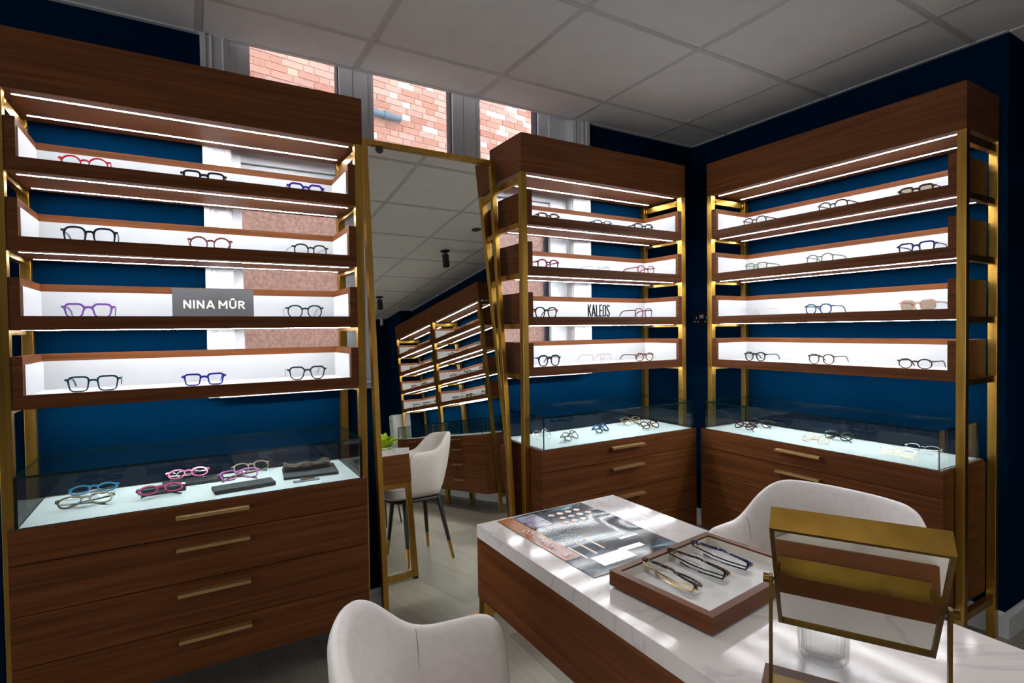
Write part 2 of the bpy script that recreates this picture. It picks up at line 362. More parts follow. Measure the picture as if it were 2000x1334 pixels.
# ------------------------------------------------------------------ display units
TRAYS = [(1.7613, 1.9199), (1.5275, 1.6827), (1.2920, 1.4483), (1.0557, 1.2132)]
HB, HT, CT = 1.9996, 2.1772, .726
DRAW = [.726, .6245, .478, .329, .1827]
FLOORZ = .036
def led(x0, x1, y, z, parent):
    B(x0, x1, y-.0044, y+.0044, z-.0003, z+.001).build('led_strip', LEDM, parent)
def display_unit(W, loc, rz, label, rear=False):
    u = empty('display_unit', loc, rz); tag(u, label, 'shelving', 'walnut and brass display units')
    h = B(0, W, 0, .30, HB, HT).build('header', WOOD, u, bevel=.0012)
    led(.042, W-.042, .052, HB, h); led(.042, W-.042, .240, HB, h)
    for px in (0, W-.03):
        for py in (0, .29): B(px, px+.03, py, py+.03, 0, HB).build('post', BRASS, u, bevel=.001)
        B(px+.004, px+.026, .03, .29, HB-.045, HB-.014).build('crossbar', BRASS, u)
        B(px+.004, px+.026, .03, .29, .142, .170).build('crossbar', BRASS, u)
        for tb, tt in TRAYS: B(px+.004, px+.026, .03, .29, tb-.014, tb+.010).build('crossbar', BRASS, u)
        xi = px+.026 if px == 0 else px+.004
        sg = 1 if px == 0 else -1
        for by in (.044, .276):
            mb = MB().lathe([(.009, 0), (.009, .003), (.006, .0055)], n=12); mb.xf(Matrix.Translation((xi, by, HB-.03)) @ Matrix.Rotation(sg*PI/2, 4, 'Y')).build('bolt', BRASS, u, smooth=True)
    for tb, tt in TRAYS:
        a, b = .0305, W-.0305
        mb = MB(); mb.box(a, b, .002, .020, tb, tb+.042); mb.box(a, b, .020, .275, tb, tb+.018); mb.box(a, b, .259, .275, tb+.018, tt)
        mb.box(a, a+.027, .002, .259, tb+.0419, tt); mb.box(b-.027, b, .002, .259, tb+.0419, tt); mb.box(a, a+.027, .02, .259, tb+.018, tb+.0419); mb.box(b-.027, b, .02, .259, tb+.018, tb+.0419)
        t = mb.build('tray', WOOD, u)
        c, d = a+.027, b-.027
        B(c, d, .2555, .259, tb+FLOORZ, tt-.025).build('back_panel', WHITEP, t)
        B(c, c+.0035, .016, .2555, tb+FLOORZ, tt-.025).build('side_panel', WHITEP, t); B(d-.0035, d, .016, .2555, tb+FLOORZ, tt-.025).build('side_panel', WHITEP, t)
        B(c, d, .020, .259, tb+.018, tb+FLOORZ).build('floor_panel', WHITEP, t)
        led(.048, W-.048, .052, tb, t); led(.048, W-.048, .235, tb, t)
    a, b = .032, W-.032
    mb = MB(); mb.box(a, b, -.078, .285, DRAW[-1], CT-.012); mb.box(a, b, -.0955, -.083, CT-.012, CT); mb.box(a, a+.012, -.083, .285, CT-.012, CT); mb.box(b-.012, b, -.083, .285, CT-.012, CT); mb.box(a, b, .27, .285, CT-.012, CT)
    mb.build('cabinet', WOOD, u)
    B(a+.012, b-.012, -.083, .27, CT-.012, CT+.001).build('display_base', CASEW, u)
    for i in range(4):
        z1, z0 = DRAW[i]-.0125*(i == 0)-.0015*(i > 0), DRAW[i+1]+.0015
        dr = B(a, b, -.096, -.0785, z0, z1).build('drawer', WOOD, u, bevel=.001)
        zc = DRAW[i]-.034; cx = W/2
        mb = MB(); mb.box(cx-.105, cx+.105, -.122, -.114, zc-.0055, zc+.0055); mb.box(cx-.105, cx+.105, -.114, -.096, zc+.002, zc+.0055)
        mb.build('handle', HANDLE, dr, bevel=.0008)
    # glass case
    g0, g1, gy0, gy1, gz0, gz1, th = .047, W-.047, -.090, .268, CT+.001, .876, .007
    def pane(*q): MB().pane(*q, GLASS, GEDGE).build('glass_pane', None, u)
    pane(g0, g1, gy0, gy0+th, gz0, gz1-th); pane(g0, g1, gy1-th, gy1, gz0+.005, gz1-th)
    pane(g0, g0+th, gy0+th, gy1-th, gz0, gz1-th); pane(g1-th, g1, gy0+th, gy1-th, gz0, gz1-th)
    pane(g0, g1, gy0, gy1, gz1-th, gz1)
    return u
UL = dict(W=1.0786, loc=(-.477, 2.126, 0), rz=0)
UM = dict(W=1.0760, loc=(1.3285, 2.126, 0), rz=0)
UR = dict(W=1.1735, loc=(2.493, 2.052, 0), rz=-PI/2)
UN = dict(W=1.120, loc=(2.495, .010, 0), rz=-PI/2)
UF = dict(W=1.120, loc=(2.495, -1.118, 0), rz=-PI/2)
display_unit(**UL, label='large walnut display unit left of the leaning mirror, shelves carrying the NINA MÛR sign')
display_unit(**UM, label='walnut display unit right of the leaning mirror, shelves carrying the KALEOS sign')
display_unit(**UR, label='walnut display unit on the right-hand wall behind the far cream chair')
display_unit(**UN, label='nearer of the two joined display units seen only in the leaning mirror')
display_unit(**UF, label='farther of the two joined display units seen only in the leaning mirror')

# ------------------------------------------------------------------ spectacles
def outline(style, a, b, sgn, N=30):
    P = []
    if style in ('hex', 'geo'):
        K = [(1, .12), (.62, .98), (-.55, 1), (-1, .25), (-.62, -1), (.55, -1)] if style == 'hex' else [(1, .55), (.72, 1), (-.62, 1), (-1, .55), (-.78, -.55), (-.4, -1), (.45, -1), (.85, -.5)]
        K = [(x*sgn, y) for x, y in K]
        for i in range(len(K)):
            p, q = K[i], K[(i+1) % len(K)]
            for t in (.12, .38, .62, .88): P.append(((p[0]+(q[0]-p[0])*t)*a, (p[1]+(q[1]-p[1])*t)*b))
        if sgn < 0: P.reverse()
        return P
    n = dict(round=2.0, oval=2.05, panto=2.5, square=4.2, rect=5.0, cat=3.2, big=3.0, aviator=2.7)[style]
    for k in range(N):
        t = 2*PI*k/N; c, s = math.cos(t), math.sin(t)
        x = math.copysign(abs(c)**(2/n), c); y = math.copysign(abs(s)**(2/n), s)
        if style in ('panto', 'big'): x *= 1-.16*max(0, -y)**1.4
        if style == 'aviator': x = x*(1-.22*max(0, -y)**1.3)+.10*sgn*max(0, -y)
        if style in ('cat',): y += .16*max(0, x*sgn)*max(0, y); x *= 1-.14*max(0, -y)
        if style in ('square', 'rect'): x *= 1-.09*(1-y)
        P.append((x*a, y*b))
    return P
ASP = dict(round=.95, oval=.74, panto=.92, square=.82, rect=.72, cat=.82, big=1.0, aviator=.86, hex=.98, geo=.86)
def spectacles(name, width, style, fm, tm, rim, lens=None, folded=False, thin=False, brow=None):
    """parts around an empty: x across, y backwards along the temples, z up from the rim's foot"""
    u = empty(name)
    rim = rim*(1.3 if not thin else 1.25); gap = .017; end = .0055
    a = (width-2*end-gap-4*rim)/4; b = a*ASP[style]
    cx = gap/2+rim+a; zc = b+rim
    dep = .0036 if not thin else .0016
    mb = MB(); lens_meshes = []
    for sg in (-1, 1):
        I = outline(style, a, b, sg); n = len(I); O = []
        for k in range(n):
            p0, p1 = I[k-1], I[(k+1) % n]; dx, dy = p1[0]-p0[0], p1[1]-p0[1]; L = math.hypot(dx, dy)
            ox, oy = dy/L, -dx/L
            if ox*I[k][0]+oy*I[k][1] < 0: ox, oy = -ox, -oy
            tk = rim*(1.35 if I[k][1] > .3*b and not thin else 1)
            O.append((I[k][0]+ox*tk, I[k][1]+oy*tk))
        bow = lambda x: .055*abs(x)**1.0*abs(x)/.07
        R = [[(sg*cx+p[0], bow(sg*cx+p[0])+y, zc+p[1]) for p in Q] for Q, y in ((O, 0), (O, dep), (I, dep), (I, 0), (O, 0))]
        mb.loft(R, caps=False)
        ln = MB(); ctr = len(ln.v)
        ln.v += [(sg*cx+p[0], bow(sg*cx+p[0])+dep*.45, zc+p[1]) for p in I] + [(sg*cx, bow(cx)+dep*.25, zc)]
        for k in range(n): ln.face((k, (k+1) % n, n))
        lens_meshes.append(ln)
    zb = zc+b*.52; hb = rim*1.5 if not thin else .0016
    xi = gap/2+rim*.3
    mb.tube([(-xi, .001, zb-.001), (-xi*.5, .0005, zb+.002), (xi*.5, .0005, zb+.002), (xi, .001, zb-.001)], hb, dep, upv=(0, 1, 0))
    zh = zc+b*.70; xe = cx+a+rim
    for sg in (-1, 1):
        mb.tube([(sg*(xe-.004), .004, zh), (sg*(xe+end-.001), .006, zh), (sg*(xe+end-.001), .012, zh)], rim*1.1 if not thin else .0018, rim*1.5 if not thin else .002)
        if thin: mb.tube([(sg*gap*.42, .003, zc-b*.05), (sg*gap*.36, .008, zc-b*.16)], .0014, .006)
    mb.build('frame', fm, u, smooth=True)
    for ln in lens_meshes: ln.build('lens', lensmat(lens), u, fixn=False)
    tw, tH = (.0030, .0048) if not thin else (.0016, .0020)
    for sg in (-1, 1):
        mb = MB(); X = xe+end-.0015
        if not folded:
            pts = [(sg*X, .010, zh), (sg*(X-.001), .055, zh), (sg*(X-.003), .095, zh-.001), (sg*(X-.006), .118, zh-.010), (sg*(X-.009), .136, max(.003, zh-.030))]
        else:
            yo = .014 if sg > 0 else .021
            pts = [(sg*X, .010, zh), (sg*(X-.004), yo, zh), (sg*(X-.055), yo+.004, zh-.002), (sg*(X-.09), yo+.004, zh-.006), (sg*(X-.125), yo+.001, max(.004, zh-.028))]
        mb.tube(pts, tw, tH, taper=[.9, 1, 1, 1.05, .8]); mb.build('temple', tm, u, smooth=True)
    return u
def pose(u, loc, rz=0, tilt=0):
    """stand the spectacles with their lowest point on loc.z"""
    rot = Euler((tilt, 0, rz)); Mx = rot.to_matrix()
    zmin = min((Mx @ v.co).z for c in u.children for v in c.data.vertices)
    u.rotation_euler = rot; u.location = (loc[0], loc[1], loc[2]-zmin+.0004)
PL_ = lambda n, c, r=.25: plain('acetate_'+n, lin(c), r, 0, .5, .3)
TORT = noisy('acetate_tortoise', (.012, .006, .004), (.30, .11, .025), (140, 140, 140), rough=.22, lo=.42, hi=.62)
DTORT = noisy('acetate_dark_tortoise', (.010, .006, .005), (.12, .045, .018), (150, 150, 150), rough=.22, lo=.45, hi=.65)
AC = dict(red=PL_('red', (178, 22, 40)), black=PL_('black', (18, 18, 20)), purple=PL_('purple', (62, 28, 140)), navy=PL_('navy', (14, 30, 44)),
    rust=PL_('rust', (104, 46, 44)), grey=PL_('charcoal', (48, 50, 56)), lilac=PL_('lilac', (128, 84, 168)), green=PL_('green', (22, 62, 54)), teal=PL_('teal', (16, 58, 72)),
    blue=PL_('blue', (26, 36, 130)), burg=PL_('burgundy', (120, 30, 52)), brown=PL_('brown', (62, 40, 30)), olive=PL_('olive', (92, 76, 52)), sky=PL_('sky_blue', (28, 112, 150)),
    magenta=PL_('magenta', (150, 26, 90)), pink=PL_('pink', (196, 70, 130)), tan=PL_('tan', (136, 112, 96)), violet=PL_('violet', (168, 90, 164)), sage=PL_('sage', (96, 112, 92)), stone=PL_('stone', (112, 118, 112)),
    midblue=PL_('mid_blue', (24, 32, 78)), steel=PL_('steel_blue', (44, 78, 100)), blush=PL_('blush', (206, 160, 142)), petrol=PL_('petrol', (10, 74, 116)), wine=PL_('wine', (64, 18, 26)),
    gold=plain('wire_gold', (.80, .55, .25), .25, 1), rose=plain('wire_rose', (.75, .48, .42), .3, 1), silver=plain('wire_silver', (.70, .70, .72), .25, 1), champ=plain('wire_champagne', (.75, .66, .48), .3, 1),
    tort=TORT, dtort=DTORT)
def unit_pt(U, lx, ly, z):
    c, s = math.cos(U['rz']), math.sin(U['rz'])
    return (U['loc'][0]+c*lx-s*ly, U['loc'][1]+s*lx+c*ly, z)
ORD = ['top', 'second', 'third', 'lowest']
# (unit, shelf, coordinate along the wall, width, style, frame, temples, rim, thin, lens tint, label, in-plane turn)
SH = [
 ('L',0,-.269,.134,'round','red','red',.0028,0,None,'red round spectacles at the left of the top shelf above the NINA MÛR sign',0),
 ('L',0,.065,.141,'square','black','black',.0040,0,None,'thick black square spectacles in the middle of the top shelf of the left unit',0),
 ('L',0,.407,.135,'geo','purple','purple',.0042,0,None,'deep purple angular spectacles at the right of the top shelf by the mirror',0),
 ('L',1,-.262,.146,'big','navy','navy',.0036,0,None,'large navy-black spectacles at the left of the left unit\'s second shelf',0),
 ('L',1,.080,.139,'round','rust','rust',.0030,0,None,'rust brown round spectacles in the middle of the left unit\'s second shelf',0),
 ('L',1,.420,.136,'panto','grey','silver',.0032,0,None,'charcoal spectacles with thin silver temples, right of the left unit\'s second shelf',.12),
 ('L',2,-.271,.137,'geo','lilac','lilac',.0036,0,None,'lilac angular spectacles left of the NINA MÛR sign',0),
 ('L',2,.394,.137,'panto','green','silver',.0032,0,None,'dark green spectacles right of the NINA MÛR sign',0),
 ('L',3,-.264,.146,'square','teal','teal',.0032,0,None,'dark teal rectangular spectacles at the left of the left unit\'s lowest shelf',0),
 ('L',3,.050,.136,'rect','blue','blue',.0036,0,None,'royal blue rectangular spectacles in the middle of the left unit\'s lowest shelf',0),
 ('L',3,.398,.143,'geo','grey','silver',.0034,0,None,'charcoal angular spectacles at the right of the left unit\'s lowest shelf',0),
 ('M',0,1.540,.136,'square','tort','black',.0040,0,None,'tortoiseshell and black spectacles on the top shelf next to the front brass post',0),
 ('M',0,1.885,.128,'square','black','grey',.0022,0,None,'slim black spectacles in the middle of the top shelf above the KALEOS sign',0),
 ('M',0,2.177,.146,'cat','black','black',.0046,0,None,'bold black cat-eye spectacles at the right of the middle unit\'s top shelf',0),
 ('M',1,1.535,.134,'big','burg','burg',.0038,0,None,'burgundy square spectacles at the left of the middle unit\'s second shelf',0),
 ('M',1,1.868,.122,'panto','champ','champ',.0012,1,None,'fine champagne wire spectacles in the middle of the middle unit\'s second shelf',0),
 ('M',1,2.193,.139,'hex','burg','burg',.0024,0,None,'thin burgundy hexagonal spectacles at the right of the middle unit\'s second shelf',0),
 ('M',2,1.520,.137,'big','black','black',.0036,0,None,'black spectacles with orange-red hinges left of the KALEOS sign',0),
 ('M',2,2.173,.137,'big','burg','black',.0022,0,None,'tall burgundy and black spectacles right of the KALEOS sign',0),
 ('M',3,1.535,.137,'big','navy','navy',.0044,0,None,'thick black spectacles at the left of the middle unit\'s lowest shelf',0),
 ('M',3,1.873,.136,'big','rose','rose',.0011,1,None,'very fine pink wire spectacles in the middle of the middle unit\'s lowest shelf',0),
 ('M',3,2.177,.143,'oval','tort','dtort',.0030,0,None,'brown tortoiseshell oval spectacles at the right of the middle unit\'s lowest shelf',0),
 ('R',0,1.820,.143,'panto','dtort','dtort',.0030,0,None,'dark brown spectacles at the far end of the right unit\'s top shelf',0),
 ('R',0,1.415,.143,'panto','dtort','dtort',.0030,0,None,'dark tortoiseshell spectacles in the middle of the right unit\'s top shelf',0),
 ('R',0,1.079,.134,'square','dtort','dtort',.0042,0,(.45,.38,.30),'brown-lensed tortoiseshell sunglasses at the near end of the right unit\'s top shelf',0),
 ('R',1,1.812,.138,'square','sage','sage',.0026,0,None,'slim sage green spectacles at the far end of the right unit\'s second shelf',0),
 ('R',1,1.476,.136,'panto','stone','stone',.0030,0,None,'translucent grey-green spectacles in the middle of the right unit\'s second shelf',0),
 ('R',1,1.078,.143,'square','midblue','midblue',.0038,0,None,'dark blue rectangular spectacles at the near end of the right unit\'s second shelf',0),
 ('R',2,1.821,.140,'aviator','champ','champ',.0010,1,None,'almost invisible fine gold wire spectacles at the far end of the right unit\'s third shelf',0),
 ('R',2,1.483,.135,'panto','steel','steel',.0034,0,None,'steel blue spectacles in the middle of the right unit\'s third shelf',0),
 ('R',2,1.072,.137,'cat','blush','blush',.0034,0,(.42,.33,.25),'blush pink sunglasses with brown lenses at the near end of the third shelf',0),
 ('R',3,1.820,.130,'panto','black','black',.0040,0,None,'black round spectacles at the far end of the right unit\'s lowest shelf',0),
 ('R',3,1.469,.131,'panto','brown','brown',.0028,0,None,'slim brown spectacles in the middle of the right unit\'s lowest shelf',0),
 ('R',3,1.081,.133,'oval','dtort','dtort',.0030,0,None,'dark tortoiseshell oval spectacles at the near end of the right unit\'s lowest shelf',0),
]
UN_ = dict(L=UL, M=UM, R=UR); made = []
for (un, sh, p, wd, st, fc, tc_, rim, thin, lens, lab, turn) in SH:
    U = UN_[un]; g = spectacles('spectacles' if lens is None else 'sunglasses', wd, st, AC[fc], AC[tc_], rim, lens, False, bool(thin))
    lx = p-U['loc'][0] if un != 'R' else U['loc'][1]-p
    pose(g, unit_pt(U, lx, .088, TRAYS[sh][0]+FLOORZ), U['rz']+turn)
    tag(g, lab, 'glasses', 'spectacles on the display shelves'); made.append(g)
    if 'orange-red' in lab:
        for sg in (-1, 1): B(sg*wd/2-.004, sg*wd/2+.003, .003, .011, .030, .040).build('hinge', PL_('orange', (226, 70, 24)), g, bevel=.001)
def copy_tree(o):
    c = o.copy(); C.objects.link(c)
    for ch in o.children:
        d = ch.copy(); C.objects.link(d); d.parent = c
    return c
darks = [g for g, r in zip(made, SH) if r[5] in ('black', 'dtort', 'brown', 'grey', 'navy')]
k = 0
for U, nm in ((UN, 'nearer'), (UF, 'farther')):
    for sh in range(4):
        for fx in (.2, .5, .8):
            src = darks[k % len(darks)]; c = copy_tree(src); k += 1
            l = unit_pt(U, U['W']*fx, .088, 0)
            c.location = (l[0], l[1], TRAYS[sh][0]+FLOORZ+.0005); c.rotation_euler = (0, 0, U['rz'])
            tag(c, 'dark spectacles, %s of three on the %s shelf of the %s mirrored unit' % ({.2: 'rightmost', .5: 'middle', .8: 'leftmost'}[fx], ORD[sh], nm), 'glasses', 'spectacles on the %s shelf of the %s mirrored unit' % (ORD[sh], nm))
# inside the glass cases: folded, leaning back
ZC = CT+.001
CASE = [
 ('L',-.285,2.150,.150,'aviator','olive','black',.0034,0,.10,'large olive-brown folded spectacles at the front left of the left glass case',-.95),
 ('L',-.281,2.290,.140,'oval','sky','silver',.0034,0,.06,'turquoise folded spectacles behind the olive pair in the left glass case',-.9),
 ('L',-.083,2.155,.138,'oval','magenta','black',.0042,0,.10,'magenta folded spectacles at the front of the left glass case',-.9),
 ('L',-.005,2.300,.138,'oval','pink','rust',.0036,0,.06,'pink spectacles resting on the dark folder in the left glass case',-.75),
 ('L',.210,2.320,.138,'panto','tan','black',.0030,0,.18,'taupe folded spectacles in the middle of the left glass case',-.8),
 ('L',.155,2.165,.136,'square','violet','rust',.0034,0,.12,'violet spectacles resting on the small dark case in the left glass case',-.8),
 ('M',1.530,2.250,.132,'panto','silver','silver',.0012,1,.35,'fine silver wire spectacles behind the brass post in the middle glass case',-.6),
 ('M',1.615,2.125,.136,'panto','stone','stone',.0026,0,.40,'grey spectacles at the front of the middle glass case',-.6),
 ('M',1.865,2.190,.138,'panto','petrol','petrol',.0040,0,.38,'petrol blue spectacles in the middle glass case',-.6),
 ('M',2.150,2.275,.136,'big','tan','gold',.0020,0,-.08,'thin square tortoiseshell and gold spectacles at the back of the middle glass case',-.6),
 ('M',2.140,2.120,.136,'round','brown','gold',.0030,0,.02,'brown round spectacles at the front right of the middle glass case',-.7),
 ('R',2.490,1.830,.136,'oval','wine','wine',.0036,0,-.1,'dark wine red spectacles at the far front of the right glass case',-.6),
 ('R',2.640,1.840,.138,'panto','black','black',.0036,0,.1,'black spectacles behind the wine red pair in the right glass case',-.6),
 ('R',2.470,1.440,.134,'panto','gold','gold',.0012,1,.05,'fine gold wire spectacles in the middle front of the right glass case',-.7),
 ('R',2.620,1.420,.138,'panto','black','black',.0036,0,.0,'shiny black spectacles in the middle back of the right glass case',-.7),
 ('R',2.480,1.110,.136,'panto','gold','gold',.0012,1,.05,'fine gold wire spectacles near the corner of the right glass case',-.75),
 ('R',2.620,1.080,.136,'panto','silver','silver',.0012,1,.0,'fine silver wire spectacles at the back corner of the right glass case',-.75),
]
ONTOP = {'pink': .010, 'violet': .013}
for (un, px, py, wd, st, fc, tc_, rim, thin, rz, lab, tilt) in CASE:
    U = UN_[un]; g = spectacles('spectacles', wd, st, AC[fc], AC[tc_], rim, None, True, bool(thin))
    pose(g, (px, py, ZC+ONTOP.get(fc, 0)), U['rz']+rz, tilt-.18)
    tag(g, lab, 'glasses', 'spectacles in the glass cases')
SLATE = noisy('slate_card', (.028, .032, .036), (.045, .05, .056), (90, 90, 90), rough=.6)
def slab(name, cx, cy, lx, ly, h, rz, m, label, cat, z=ZC, bev=.0015):
    o = B(-lx/2, lx/2, -ly/2, ly/2, 0, h).build(name, m, bevel=bev); o.location = (cx, cy, z+.0008); o.rotation_euler = (0, 0, rz); return tag(o, label, cat)
slab('spectacle_folder', .010, 2.318, .195, .085, .010, .02, SLATE, 'dark slate folder under the pink spectacles in the left glass case', 'folder')
slab('spectacle_case', .163, 2.140, .195, .075, .013, .10, SLATE, 'slim dark grey case under the violet spectacles in the left glass case', 'case')
slab('spectacle_case', -.08, 2.232, .130, .045, .022, .06, SLATE, 'small dark grey box standing behind the magenta spectacles', 'case')
slab('spectacle_folder', .402, 2.230, .195, .160, .010, -.10, SLATE, 'dark slate folder under the striped pouch in the left glass case', 'folder')
# striped pouch: crumpled tube
m_, nt_, n_, l_, b_ = nodes('striped_cloth')
tc = n_.new('ShaderNodeTexCoord'); sp = n_.new('ShaderNodeSeparateXYZ'); mu = n_.new('ShaderNodeMath'); mu.operation = 'MULTIPLY'; mu.inputs[1].default_value = 26
fr = n_.new('ShaderNodeMath'); fr.operation = 'FRACT'; cr = n_.new('ShaderNodeValToRGB'); cr.color_ramp.interpolation = 'CONSTANT'
el = cr.color_ramp.elements; el[0].position = 0; el[0].color = (.07, .055, .035, 1); el[1].position = .8; el[1].color = (.13, .045, .025, 1)
for p, c in ((.25, (.020, .017, .015)), (.5, (.12, .105, .07)), (.65, (.03, .025, .022))): q = el.new(p); q.color = (*c, 1)
l_.new(tc.outputs['Object'], sp.inputs[0]); l_.new(sp.outputs['Y'], mu.inputs[0]); l_.new(mu.outputs[0], fr.inputs[0]); l_.new(fr.outputs[0], cr.inputs[0]); l_.new(cr.outputs[0], b_.inputs['Base Color']); b_.inputs['Roughness'].default_value = .85
STRIPE = m_
rings = []
for i in range(9):
    t = i/8; X = -.085+.17*t; wv = .030*(1-.25*math.sin(t*7)**2)*(1 if .05 < t < .97 else .75); hv = .013*(1-.45*abs(math.sin(t*PI*2.2)))+.004
    rings.append([(X, wv*math.cos(2*PI*k/14)+.004*math.sin(9*t), hv*1.0+hv*math.sin(2*PI*k/14)*(1+.2*math.sin(5*t+k))) for k in range(14)])
zmin = min(p[2] for r in rings for p in r); rings = [[(p[0], p[1], p[2]-zmin) for p in r] for r in rings]
o = MB().loft(rings).build('spectacle_pouch', STRIPE, smooth='all'); o.location = (.395, 2.250, ZC+.0105); o.rotation_euler = (0, 0, -.02)
tag(o, 'crumpled brown and olive striped pouch on the dark folder', 'pouch')
o = B(-.045, .045, -.013, .013, 0, .003).build('price_card', plain('acrylic_card', (.30, .34, .38), .15)); o.location = (.368, 2.112, ZC); o.rotation_euler = (0, 0, .02)
tag(o, 'small clear plastic tag card at the front right of the left glass case', 'card')
B(-.02, .03, .004, .012, .003, .007).build('tag_strip', plain('copper_tag', (.28, .11, .07), .4), o)
# signs on the shelves: letters drawn as strokes in a unit-high box
def arc(cx, cy, rx, ry, a0, a1, n=10): return [(cx+rx*math.cos(math.radians(a0+(a1-a0)*i/n)), cy+ry*math.sin(math.radians(a0+(a1-a0)*i/n))) for i in range(n+1)]
def glyphs(w, t):
    h = t/2; R = w-h; L = h
    return {
     'N': (w, [[(L, 0), (L, 1)], [(R, 0), (R, 1)], [(L*.9, 1-h*.4), (R+L*.1, h*.4)]]), 'I': (t, [[(h, 0), (h, 1)]]),
     'A': (w*1.12, [[(L*.7, 0), (w*.56, 1)], [(w*1.12-L*.7, 0), (w*.56, 1)], [(w*.2, .30), (w*.92, .30)]]),
     'M': (w*1.2, [[(L, 0), (L, 1)], [(w*1.2-L, 0), (w*1.2-L, 1)], [(L, 1-h*.5), (w*.6, .36)], [(w*1.2-L, 1-h*.5), (w*.6, .36)]]),
     'Û': (w, [[(L, 1), (L, .40)], [(R, 1), (R, .40)], arc(w/2, .40, w/2-h, .40-h, 180, 360), [(w*.24, 1.12), (w*.52, 1.24)], [(w*.48, 1.24), (w*.76, 1.12)]]),
     'R': (w*.95, [[(L, 0), (L, 1)], [(L, 1-h), (w*.45, 1-h)], arc(w*.45, .71, w*.45-h, .29-h, 90, -90), [(L, .42+h), (w*.45, .42+h)], [(w*.42, .45), (w*.95-L*.7, 0)]]),
     'K': (w, [[(L, 0), (L, 1)], [(R, 1), (L*1.3, .40)], [(w*.42, .55), (R, 0)]]), 'L': (w*.85, [[(L, 0), (L, 1)], [(L, h*.8), (w*.85, h*.8)]]),
     'E': (w*.85, [[(L, 0), (L, 1)], [(L, h*.8), (w*.85, h*.8)], [(L, .5), (w*.78, .5)], [(L, 1-h*.8), (w*.85, 1-h*.8)]]),
     'O': (w, [arc(w/2, 1-w/2, R-w/2, w/2-h*.8, 0, 180), arc(w/2, w/2, R-w/2, w/2-h*.8, 180, 360), [(L, w/2-.01), (L, 1.01-w/2)], [(R, w/2-.01), (R, 1.01-w/2)]]),
     'S': (w, [arc(w/2, 1-w/2, R-w/2, w/2-h*.8, 0, 180)+[(L, 1-w*.62), (w*.35, .57), (w*.65, .43), (R, w*.62)]+arc(w/2, w/2, R-w/2, w/2-h*.8, 0, -180)]),
    }
def stroke_text(name, txt, H, w, t, gap, space, depth, m, parent=None):
    G = glyphs(w, t); mb = MB(); x = 0; k = 0
    for ch in txt:
        if ch == ' ': x += space; continue
        wd, st = G[ch]
        for p in st:
            k += 1
            mb.tube([((x+a)*H, 0, b*H) for a, b in p], depth+.00002*(k % 7), t*H, upv=(0, 1, 0)) if False else mb.tube([((x+a)*H, 0, b*H) for a, b in p], t*H, depth+.00003*(k % 7), upv=(0, 1, 0))
        x += wd+gap
    tot = (x-gap)*H; mb.v = [(a-tot/2, b, c) for a, b, c in mb.v]
    return mb.build(name, m, parent)
sg = B(-.129, .129, 0, .006, 0, .108).build('brand_plaque', plain('plaque_grey', lin((84, 84, 86)), .5)); sg.location = (.088, 2.238, TRAYS[2][0]+FLOORZ+.0005); sg.rotation_euler = (-.05, 0, 0)
tag(sg, 'dark grey plaque with NINA MÛR in off-white capitals', 'sign')
t = stroke_text('lettering', 'NINA MÛR', .0295, .82, .20, .18, .22, .0012, plain('ink_cream', (.80, .79, .74), .6), sg); t.location = (.002, -.0006, .036)
t = stroke_text('brand_lettering', 'KALEOS', .062, .36, .094, .058, .1, .0035, plain('ink_black', (.002, .003, .005), .6, 0, .2))
t.location = (1.858, 2.222, TRAYS[2][0]+FLOORZ+.0100)
B(-.078, .078, -.004, .004, -.0095, -.0002).build('plinth', WHITEP, t); tag(t, 'standing black letters reading KALEOS on a white shelf', 'sign')  # hidden plinth added to lift the letters above the tray lip

# ------------------------------------------------------------------ leaning mirror
# plane through (0, 2.2445) at camera height, turned 1 degree, leaning back 5.28 degrees
tl_, yw = math.radians(5.283), math.radians(1.003)
MW, MH, FWD = .647, 2.10, .022
mr = empty('leaning_mirror', (.983-.647/2*0, 2.2445+.983*math.tan(yw)-CAMZ*math.tan(tl_), 0.004)); mr.rotation_euler = Euler((-tl_, 0, yw))
tag(mr, 'tall floor mirror in a slim brass frame leaning between two display units', 'mirror')
hw = MW/2
B(-hw, -hw+FWD, -.012, .022, 0, MH).build('frame_side', BRASS, mr, bevel=.001); B(hw-FWD, hw, -.012, .022, 0, MH).build('frame_side', BRASS, mr, bevel=.001)
B(-hw+FWD, hw-FWD, -.012, .022, MH-FWD, MH).build('frame_rail', BRASS, mr, bevel=.001); B(-hw+FWD, hw-FWD, -.012, .022, 0, .012).build('frame_rail', BRASS, mr, bevel=.001)
B(-hw+FWD, hw-FWD, 0, .004, .012, MH-FWD).build('mirror_pane', MIRROR, mr)
B(-hw+.004, hw-.004, .006, .014, .004, MH-.004).build('back_board', BLACK, mr)
mb = MB().lathe([(.017, 0), (.017, .002), (.0135, .003), (.0135, .0015)], n=24); mb.xf(Matrix.Translation((-hw+FWD+.055, -.0005, MH-FWD-.012)) @ Matrix.Rotation(PI/2, 4, 'X')).build('round_sticker', plain('sticker', (.10, .11, .11), .3), mr, smooth=True)

